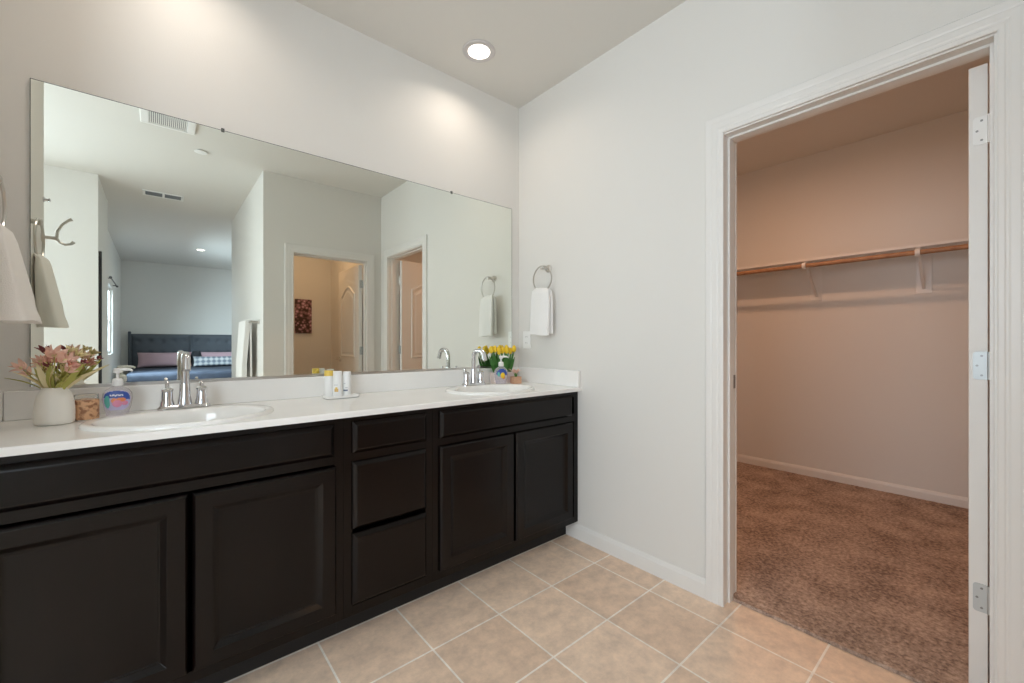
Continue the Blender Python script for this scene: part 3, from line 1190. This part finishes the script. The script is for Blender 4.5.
# directions in the picture plane: right of the picture is (0.76,-0.65)
rx, ry = 0.762, -0.647
rd = random.Random(3)
fl = [(-0.088, 0.088, 0.026, 'palepink'), (-0.062, 0.100, 0.024, 'pink'), (-0.055, 0.075, 0.016, 'mauve'), (0.000, 0.140, 0.024, 'mauve'),
      (0.030, 0.130, 0.034, 'palepink'), (0.010, 0.112, 0.024, 'pink'), (0.058, 0.112, 0.030, 'palepink'), (0.078, 0.094, 0.022, 'pink'),
      (0.044, 0.086, 0.022, 'pink'), (0.088, 0.104, 0.014, 'mauve'), (-0.030, 0.110, 0.022, 'palepink'), (0.010, 0.096, 0.014, 'mauve'), (0.034, 0.143, 0.018, 'straw'),
      (-0.078, 0.070, 0.020, 'palepink'), (0.068, 0.080, 0.024, 'palepink'), (-0.012, 0.125, 0.022, 'palepink'), (0.050, 0.128, 0.022, 'straw'), (-0.040, 0.092, 0.020, 'straw'), (0.020, 0.078, 0.020, 'straw')]
for i, (u, z, r, m) in enumerate(fl):
    dpt = rd.uniform(-0.03, 0.03)
    c = Vector((u * rx - dpt * ry, u * ry + dpt * rx, z))
    out = Vector((c.x, c.y, 0.06)).normalized()
    g = G()
    for k in range(7):
        a = 2 * PI * k / 7 + i
        sd = out.cross(Vector((0, 0, 1))).normalized()
        up2 = sd.cross(out)
        dr = (out * rd.uniform(0.5, 1.0) + sd * math.cos(a) * 0.75 + up2 * math.sin(a) * 0.75).normalized()
        g.leaf(c - out * r * 0.3, c + dr * r * rd.uniform(0.9, 1.25), r * 0.50, up=(rd.uniform(-1, 1), rd.uniform(-1, 1), 0.4), bend=r * 0.15, n=7)
    o = obj('flower', g, m, bq, smooth=True)
    g = G().tube([(c[0] * 0.08, c[1] * 0.08, -0.03), (c[0] * 0.2, c[1] * 0.2, 0.02), (c[0] * 0.7, c[1] * 0.7, z * 0.65), c], 0.0012, 6)
    obj('stem', g, 'olive', o)
    obj('flower_centre', G().ball(c, r * 0.22, 8, 6), 'straw' if m != 'straw' else 'olive', o, smooth=True)
leaves = [(-0.120, 0.058, 0.016), (-0.108, 0.098, 0.016), (0.122, 0.100, 0.016), (0.105, 0.080, 0.018), (-0.04, 0.085, 0.016), (0.02, 0.085, 0.024), (0.055, 0.075, 0.024), (-0.02, 0.105, 0.018),
          (0.085, 0.062, 0.018), (-0.085, 0.060, 0.014), (0.0, 0.075, 0.026), (0.032, 0.062, 0.022), (0.066, 0.095, 0.020), (-0.055, 0.055, 0.018), (-0.01, 0.06, 0.020), (0.09, 0.085, 0.018),
          (0.015, 0.105, 0.020), (0.045, 0.100, 0.020), (-0.065, 0.088, 0.012), (-0.03, 0.065, 0.022), (0.075, 0.05, 0.016), (-0.09, 0.078, 0.012)]
for i, (u, z, w) in enumerate(leaves):
    dpt = rd.uniform(-0.04, 0.04)
    tip = (u * rx - dpt * ry, u * ry + dpt * rx, z)
    g = G().leaf((tip[0] * 0.12, tip[1] * 0.12, 0.005), tip, w, up=(rd.uniform(-0.6, 0.6), rd.uniform(-0.6, 0.6), 1), bend=0.010)
    obj('leaf', g, ('olive', 'straw', 'olive', 'leafpale')[i % 4], bq, smooth=True)

cd = thing('candle_jar', 'small brown-wrapped candle jar between the vase and the soap bottle', 'candle', (-2.060, -0.150, Z))
obj('jar', G().lathe([(0.028, 0), (0.030, 0.003), (0.030, 0.084), (0.0285, 0.085), (0.0275, 0.083), (0.0275, 0.06), (0.0275, 0.006)], (0, 0, 0), 32), 'jarglass', cd, smooth=True)
obj('wrap', G().lathe([(0.0304, 0.003), (0.0312, 0.005), (0.0312, 0.066), (0.0304, 0.068)], (0, 0, 0), 32), 'candle', cd, smooth=True)
obj('wax', G().lathe([(0.0268, 0.008), (0.0268, 0.064), (0.004, 0.063)], (0, 0, 0), 24), 'palepink', cd, smooth=True)


def soap_bottle(label, loc, rotz, k, scheme, grp='pump soap bottles'):
    r = thing('soap_bottle', label, 'soap bottle', loc, rotz, grp)
    # flattened, shouldered body; width profile along the height
    prof = [(0.0, 0.026, 0.017), (0.003, 0.030, 0.0205), (0.015, 0.031, 0.022), (0.040, 0.0375, 0.024), (0.062, 0.0405, 0.024), (0.080, 0.0385, 0.023), (0.092, 0.031, 0.0205), (0.100, 0.020, 0.017), (0.104, 0.0135, 0.0135), (0.110, 0.0125, 0.0125)]
    n = 40
    L = []
    for z, a, b in prof:
        L.append([(k * a * math.copysign(abs(math.cos(2 * PI * i / n)) ** 0.9, math.cos(2 * PI * i / n)), k * b * math.copysign(abs(math.sin(2 * PI * i / n)) ** 0.8, math.sin(2 * PI * i / n)), k * z) for i in range(n)])
    obj('bottle', G().loft(L), 'clearplastic', r, smooth=True, angle=60)
    obj('collar', G().lathe([(0.0145 * k, 0.106 * k), (0.0155 * k, 0.110 * k), (0.0150 * k, 0.128 * k), (0.009 * k, 0.133 * k)], (0, 0, 0), 24), 'plastic', r, smooth=True)
    g = G().lathe([(0.0045 * k, 0.130 * k), (0.0045 * k, 0.150 * k), (0.012 * k, 0.152 * k), (0.0125 * k, 0.164 * k), (0.009 * k, 0.168 * k)], (0, 0, 0), 20)
    g.tube([(0, 0, 0.160 * k), (0.018 * k, -0.002, 0.163 * k), (0.034 * k, -0.004 * k, 0.162 * k), (0.040 * k, -0.005 * k, 0.157 * k)], [0.0075 * k, 0.006 * k, 0.0045 * k, 0.004 * k], 12)
    obj('pump', g, 'plastic', r, smooth=True)

    def width_at(z):
        z /= k
        for (z0, a0, b0), (z1, a1, b1) in zip(prof, prof[1:]):
            if z0 <= z <= z1:
                t = (z - z0) / (z1 - z0)
                return k * (a0 + (a1 - a0) * t), k * (b0 + (b1 - b0) * t)
        return k * 0.02, k * 0.015

    def patch(name, inside, m, lift):
        # a decal cell grid on the front (-y) wall of the bottle
        g = G()
        N, Q = 46, 40
        for i in range(N):
            for j in range(Q):
                u0, u1 = -1 + 2 * i / N, -1 + 2 * (i + 1) / N
                z0, z1 = k * (0.012 + 0.082 * j / Q), k * (0.012 + 0.082 * (j + 1) / Q)
                uc, zc = (u0 + u1) / 2, ((z0 + z1) / 2) / k
                if not inside(uc, zc):
                    continue
                q = []
                for u, z in ((u0, z0), (u1, z0), (u1, z1), (u0, z1)):
                    a, b = width_at(z)
                    c = u * 0.93
                    y = -b * (max(0.0, 1 - abs(c) ** (2 / 0.9))) ** 0.4 - lift
                    q.append((a * c, y, z))
                g.b.faces.new([g.b.verts.new(p) for p in q])
        bmesh.ops.remove_doubles(g.b, verts=g.b.verts, dist=1e-6)
        return obj(name, g, m, r)

    for nm, fn, m, lift in scheme:
        patch(nm, fn, m, lift)
    return r


M['lblue'] = mat('label_blue', (0.035, 0.085, 0.36), 0.35)
M['lteal'] = mat('label_teal', (0.12, 0.46, 0.40), 0.35)
M['lwhite'] = mat('label_white', (0.80, 0.80, 0.84), 0.35)
M['lorange'] = mat('label_orange', (0.78, 0.26, 0.10), 0.35)
M['lpink'] = mat('label_pink', (0.72, 0.26, 0.40), 0.35)
M['llilac'] = mat('label_lilac', (0.52, 0.48, 0.70), 0.35)


def ell(u0, z0, a, b):
    return lambda u, z: ((u - u0) / a) ** 2 + ((z - z0) / b) ** 2 < 1


yaw = math.radians(-40)
soap_bottle('clear pump soap bottle with a blue and pink flower-print label, left of the left faucet', (-1.986, -0.112, Z), math.radians(-4), 1.0, [
    ('label', lambda u, z: abs(u) < 0.94 and ((u / 0.94) ** 4 + ((z - 0.056) / 0.034) ** 4) < 1, 'llilac', 0.0004),
    ('label_band', lambda u, z: z > 0.063 - 0.006 * u and ((u / 0.90) ** 4 + ((z - 0.056) / 0.033) ** 4) < 1, 'lblue', 0.0008),
    ('label_side', ell(-0.66, 0.052, 0.20, 0.022), 'lteal', 0.0011),
    ('label_flower', lambda u, z: ell(0.30, 0.058, 0.36, 0.008)(u, z), 'lorange', 0.0011),
    ('label_flower', ell(-0.18, 0.056, 0.20, 0.009), 'lorange', 0.0012),
    ('label_flower', ell(0.62, 0.046, 0.20, 0.008), 'lpink', 0.0012),
    ('label_flower', lambda u, z: ell(0.06, 0.045, 0.36, 0.012)(u, z), 'lpink', 0.0013),
    ('label_lettering', lambda u, z: abs(u) < 0.50 and abs(z - 0.0745 - 0.0015 * math.sin(u * 22)) < 0.0026 and (int((u + 2) * 14) % 3 != 2), 'lwhite', 0.0014),
])
soap_bottle('clear pump soap bottle with a blue label and yellow fish, in front of the tulips', (-0.250, -0.117, Z), math.radians(-24), 1.06, [
    ('label', lambda u, z: ell(0, 0.066, 0.86, 0.026)(u, z) and z > 0.055, 'lblue', 0.0005),
    ('label_side', ell(-0.52, 0.060, 0.2, 0.014), 'lteal', 0.0008),
    ('label_fish', lambda u, z: ell(0.12, 0.054, 0.36, 0.017)(u, z), 'yellow', 0.0010),
    ('label_fish', lambda u, z: ell(0.30, 0.040, 0.22, 0.008)(u, z), 'lorange', 0.0010),
])

# ------------------------------------------------------------------ tray of bottles in the middle
tr = thing('toiletry_tray', 'small white rectangular dish carrying three bottles, mid vanity top', 'tray', (-1.222, -0.128, Z), math.radians(2))
tw, td = 0.078, 0.042


def rr(w, d, z, r=0.014, n=6):
    out = []
    for cx, cy, a0 in ((w - r, d - r, 0), (-w + r, d - r, 90), (-w + r, -d + r, 180), (w - r, -d + r, 270)):
        for i in range(n + 1):
            a = math.radians(a0 + 90 * i / n)
            out.append((cx + r * math.cos(a), cy + r * math.sin(a), z))
    return out


obj('dish', G().loft([rr(tw - 0.008, td - 0.008, 0), rr(tw - 0.002, td - 0.002, 0.004), rr(tw, td, 0.014), rr(tw - 0.003, td - 0.003, 0.0145), rr(tw - 0.006, td - 0.006, 0.006), rr(tw - 0.010, td - 0.010, 0.005)]), 'china', tr, smooth=True)
ZD = Z + 0.0053


def tube_bottle(label, x, y, w, d, h, marks, capcol='plastic'):
    r = thing('toiletry_bottle', label, 'bottle', (x, y, ZD), math.radians(-38), 'toiletry bottles on the dish')
    L = []
    n = 28
    for z, a, b in ((0, 0.93, 0.93), (0.002, 1, 1), (h * 0.60, 1, 1), (h * 0.74, 1.0, 0.96), (h * 0.80, 0.92, 0.9)):
        L.append([(w * a * math.cos(2 * PI * i / n), d * b * math.sin(2 * PI * i / n), z) for i in range(n)])
    obj('bottle', G().loft(L), 'plastic', r, smooth=True)
    obj('cap', G().loft([[(w * q * math.cos(2 * PI * i / n), d * q * math.sin(2 * PI * i / n), z) for i in range(n)] for z, q in ((h * 0.80, 0.95), (h * 0.985, 0.95), (h, 0.88))]), capcol, r, smooth=True)
    for nm, z0, z1, a0, a1, m in marks:
        g = G()
        N = 10
        lo, hi = [], []
        for i in range(N + 1):
            a = math.radians(-90 + a0 + (a1 - a0) * i / N)
            lo.append((w * 1.015 * math.cos(a), d * 1.015 * math.sin(a), z0))
            hi.append((w * 1.015 * math.cos(a), d * 1.015 * math.sin(a), z1))
        g.loft([lo, hi], closed=False)
        obj(nm, g, m, r, smooth=True)
    return r


M['gold'] = mat('cap_gold', (0.78, 0.55, 0.10), 0.4)
M['ochre'] = mat('print_ochre', (0.66, 0.42, 0.14), 0.5)
M['slate'] = mat('print_slate', (0.13, 0.16, 0.24), 0.5)
M['pale'] = mat('print_grey', (0.55, 0.55, 0.58), 0.5)
tube_bottle('white bottle with a yellow cap at the back left of the small dish', -1.272, -0.112, 0.021, 0.016, 0.124, [], 'gold')
tube_bottle('white bottle with an ochre round print, middle of the small dish', -1.240, -0.134, 0.021, 0.016, 0.121,
            [('print', 0.026, 0.040, -22, 26, 'ochre'), ('print', 0.040, 0.047, -10, 16, 'gold'), ('print', 0.056, 0.059, -28, 20, 'pale')])
tube_bottle('white bottle with a slate blue print at the right of the small dish', -1.196, -0.130, 0.019, 0.016, 0.117,
            [('print', 0.026, 0.033, -34, 30, 'slate'), ('print', 0.040, 0.044, -6, 30, 'pale'), ('print', 0.060, 0.063, -30, 0, 'pale')])

# ------------------------------------------------------------------ tulips and wooden box, right side
tl = thing('tulip_planter', 'pale planter of yellow tulips at the right end of the mirror', 'flowers', (-0.186, -0.052, Z))
g = G()
pw, pd = 0.088, 0.026
g.loft([rr(pw - 0.006, pd - 0.004, 0, 0.006, 3), rr(pw, pd, 0.070, 0.006, 3), rr(pw - 0.003, pd - 0.003, 0.070, 0.005, 3), rr(pw - 0.004, pd - 0.004, 0.058, 0.005, 3)])
obj('planter', g, 'planter', tl, smooth=True)
rd = random.Random(11)
for i in range(11):
    x = -0.078 + 0.0156 * i
    y = (-0.008, 0.007, 0.0)[i % 3]
    lean = (x * 0.35, (-0.010, 0.004, -0.002)[i % 3])
    ht_ = 0.194 + rd.uniform(-0.012, 0.010)
    base = Vector((x * 0.85, y, 0.058))
    top = Vector((x + lean[0], y + lean[1], ht_))
    L = []
    for k, (q, h) in enumerate(((0.25, 0.0), (0.85, 0.007), (1.0, 0.017), (0.92, 0.029), (0.62, 0.039), (0.22, 0.044))):
        L.append([top + Vector((0.0138 * q * (1 + 0.10 * math.cos(3 * a)) * math.cos(a), 0.0138 * q * (1 + 0.10 * math.cos(3 * a)) * math.sin(a), h)) for a in [2 * PI * j / 18 for j in range(18)]])
    o = obj('tulip', G().loft(L), 'yellow', tl, smooth=True)
    obj('stem', G().tube([base, (base + top) / 2 + Vector((0, 0, 0.004)), top], 0.0022, 8), 'green', o, smooth=True)
    g = G()
    for s in (-1, 1):
        tip = top + Vector((s * 0.012 + rd.uniform(-0.004, 0.004), rd.uniform(-0.006, 0.006), rd.uniform(-0.045, 0.018)))
        g.leaf(base + Vector((s * 0.003, 0, 0)), tip, 0.019, up=(0.2, 1, 0), bend=0.006 * s)
    obj('leaves', g, 'green', o, smooth=True)

wb = thing('flower_box', 'small wooden cube box with a pink flower, beside the right splash', 'planter', (-0.138, -0.128, Z), math.radians(-12))
s = 0.027
g = G()
g.box(-s, s, -s, -s + 0.005, 0, 0.044)
g.box(-s, s, s - 0.005, s, 0, 0.044)
g.box(-s, -s + 0.005, -s + 0.005, s - 0.005, 0, 0.044)
g.box(s - 0.005, s, -s + 0.005, s - 0.005, 0, 0.044)
g.box(-s + 0.005, s - 0.005, -s + 0.005, s - 0.005, 0, 0.034)
obj('box', g, 'box', wb, bevel=0.0008)
g = G()
for i in range(6):
    a = 2 * PI * i / 6
    g.leaf((0.003 * math.cos(a), 0.003 * math.sin(a), 0.034), (0.014 * math.cos(a), 0.014 * math.sin(a), 0.072), 0.010)
obj('leaves', g, 'green', wb, smooth=True)
g = G()
for i in range(11):
    a = 2 * PI * i / 11
    e = 0.030 + 0.010 * (i % 3)
    g.leaf((0.004 * math.cos(a), 0.004 * math.sin(a), 0.062), (e * math.cos(a), e * math.sin(a), 0.084 + 0.008 * (i % 2)), 0.018, bend=0.004)
obj('petals', g, 'palepink', wb, smooth=True)

# ------------------------------------------------------------------ picture in the toilet room
pc = thing('wall_picture', 'small dark floral canvas on the toilet-room wall, seen in the mirror', 'picture', (-0.367, -4.04, 1.505))
obj('canvas', G().box(-0.104, 0.104, 0.001, 0.028, -0.230, 0.230), 'art', pc, bevel=0.003)

# ------------------------------------------------------------------ bedroom: bed and window rod (seen in the mirror)
HX0, HX1 = -2.345, -0.235
bed = thing('bed', 'dark upholstered bed across the bedroom, seen in the mirror', 'bed', (0, 0, 0.004))
yb = YBED + 0.002
g = G().box(HX0, HX1, yb, yb + 0.07, 0.02, 1.335)
g.box(HX0, HX0 + 0.05, yb + 0.07, yb + 0.10, 0.02, 1.385)
hbo = obj('headboard', g, 'headboard', bed, bevel=0.015)
N = 10
pwid = (HX1 - HX0 - 0.14) / 2
for k in range(2):
    xa = HX0 + 0.06 + k * (pwid + 0.02)
    g = G()
    nu, nv = 60, 36
    V = []
    for i in range(nu + 1):
        row = []
        for j in range(nv + 1):
            u, v = i / nu, j / nv
            x = xa + pwid * u
            z = 0.62 + 0.70 * v
            e = min(1, min(u, 1 - u, v, 1 - v) * 14) ** 0.5
            t = 0
            for bz in (0.42, 0.80):
                for q in range(5):
                    bx = (q + 0.5) / 5
                    dd = math.hypot((u - bx) * pwid, (v - bz) * 0.7)
                    t += math.exp(-(dd / 0.045) ** 2)
            y = yb + 0.07 + 0.05 * e - 0.035 * min(1, t)
            row.append(g.b.verts.new((x, y, z)))
        V.append(row)
    for i in range(nu):
        for j in range(nv):
            g.b.faces.new((V[i][j], V[i + 1][j], V[i + 1][j + 1], V[i][j + 1]))
    obj('tufted_panel', g, 'headboard', hbo, smooth=True)
obj('bed_frame', G().box(HX0 + 0.06, HX1 - 0.06, yb + 0.14, -7.46, 0.10, 0.30), 'headboard', bed, bevel=0.02)
obj('mattress', G().box(HX0 + 0.08, HX1 - 0.08, yb + 0.14, -7.50, 0.30, 0.56), 'navy', bed, bevel=0.05, seg=4)
for x in (HX0 + 0.15, HX1 - 0.15):
    for y in (yb + 0.25, -7.6):
        obj('leg', G().box(x - 0.03, x + 0.03, y - 0.03, y + 0.03, -0.002, 0.10), 'dark', bed)
# bed cover
g = G()
L = []
xs0, xs1 = HX0 + 0.06, HX1 - 0.06
ys = [yb + 0.16 + (-7.46 - (yb + 0.16)) * i / 16 for i in range(17)]
for i, y in enumerate(ys):
    loop = []
    for x, z in ((xs0 - 0.01, 0.18), (xs0 - 0.015, 0.54), (xs0 + 0.03, 0.592)):
        loop.append((x, y, z))
    for q in range(1, 20):
        x = xs0 + 0.03 + (xs1 - xs0 - 0.06) * q / 20
        loop.append((x, y, 0.594 + 0.010 * noise.noise(Vector((x * 3, y * 3, 1)))))
    for x, z in ((xs1 - 0.03, 0.592), (xs1 + 0.015, 0.54), (xs1 + 0.01, 0.18)):
        loop.append((x, y, z))
    L.append(loop)
last = [(x, -7.43, min(z, 0.56)) for x, y, z in L[-1]]
L.append(last)
L.append([(x, -7.425, min(z, 0.18)) for x, y, z in last])
g.loft(L, closed=False)
o = obj('duvet', g, 'navy', None, smooth=True, angle=60)
tag(o, 'navy blue bed cover spread over the bed, seen in the mirror', 'bedding')
sol = o.modifiers.new('t', 'SOLIDIFY')
sol.thickness = 0.02
sol.offset = 1


def pillow(name, label, x, y, z, w, h, d, m, tilt, grp):
    g = G()
    nu, nv = 22, 16
    rows = {}
    for s in (1, -1):
        for i in range(nu + 1):
            for j in range(nv + 1):
                u, v = -1 + 2 * i / nu, -1 + 2 * j / nv
                edge = i in (0, nu) or j in (0, nv)
                if edge and s < 0:
                    rows[(s, i, j)] = rows[(1, i, j)]
                    continue
                pu = 1 - 0.06 * (1 - abs(v)) * abs(u)
                f = ((1 - u ** 4) * (1 - v ** 4)) ** 0.55
                rows[(s, i, j)] = g.b.verts.new((w / 2 * u * (1 - 0.05 * (1 - v * v)), s * d / 2 * f, h / 2 * v * (1 - 0.06 * (1 - u * u)) + h / 2))
        for i in range(nu):
            for j in range(nv):
                g.b.faces.new((rows[(s, i, j)], rows[(s, i + 1, j)], rows[(s, i + 1, j + 1)], rows[(s, i, j + 1)]))
    o = obj(name, g, m, None, smooth=True, angle=80)
    o.location = (x, y, z)
    o.rotation_euler = (math.radians(tilt), 0, 0)
    return tag(o, label, 'pillow', grp)


yp = YBED + 0.30
pillow('pillow', 'wide dusty pink pillow at the left end of the bed, seen in the mirror', -1.74, yp, 0.622, 0.92, 0.33, 0.16, 'pillowpink', 14, 'bed pillows')
pillow('pillow', 'dusty pink pillow mostly hidden by the striped cushion, seen in the mirror', -0.66, yp, 0.622, 0.92, 0.33, 0.16, 'pillowpink', 14, 'bed pillows')
pillow('cushion', 'blue and white striped cushion leaning before the right pillow, seen in the mirror', -0.80, yp + 0.20, 0.622, 0.95, 0.23, 0.13, 'plaid', 16, 'bed pillows')
pillow('cushion', 'small charcoal cushion between the two pink pillows, seen in the mirror', -1.20, yp - 0.02, 0.622, 0.145, 0.35, 0.08, 'charcoal', 8, 'bed pillows')

cr = thing('curtain_rod', 'thin curtain rod over the bright bedroom window, seen in the mirror', 'curtain rod', (XBED, -7.29, 2.13))
obj('rod', G().tube([(0.05, -0.60, 0), (0.05, 0.72, 0)], 0.008, 10), 'bronze', cr, smooth=True)
for y in (-0.61, 0.73):
    obj('finial', G().ball((0.05, y, 0), 0.018, 12, 8), 'bronze', cr, smooth=True)
for y in (-0.5, 0.6):
    obj('bracket', G().tube([(0.001, y, 0), (0.05, y, 0)], 0.008, 8), 'bronze', cr, smooth=True)
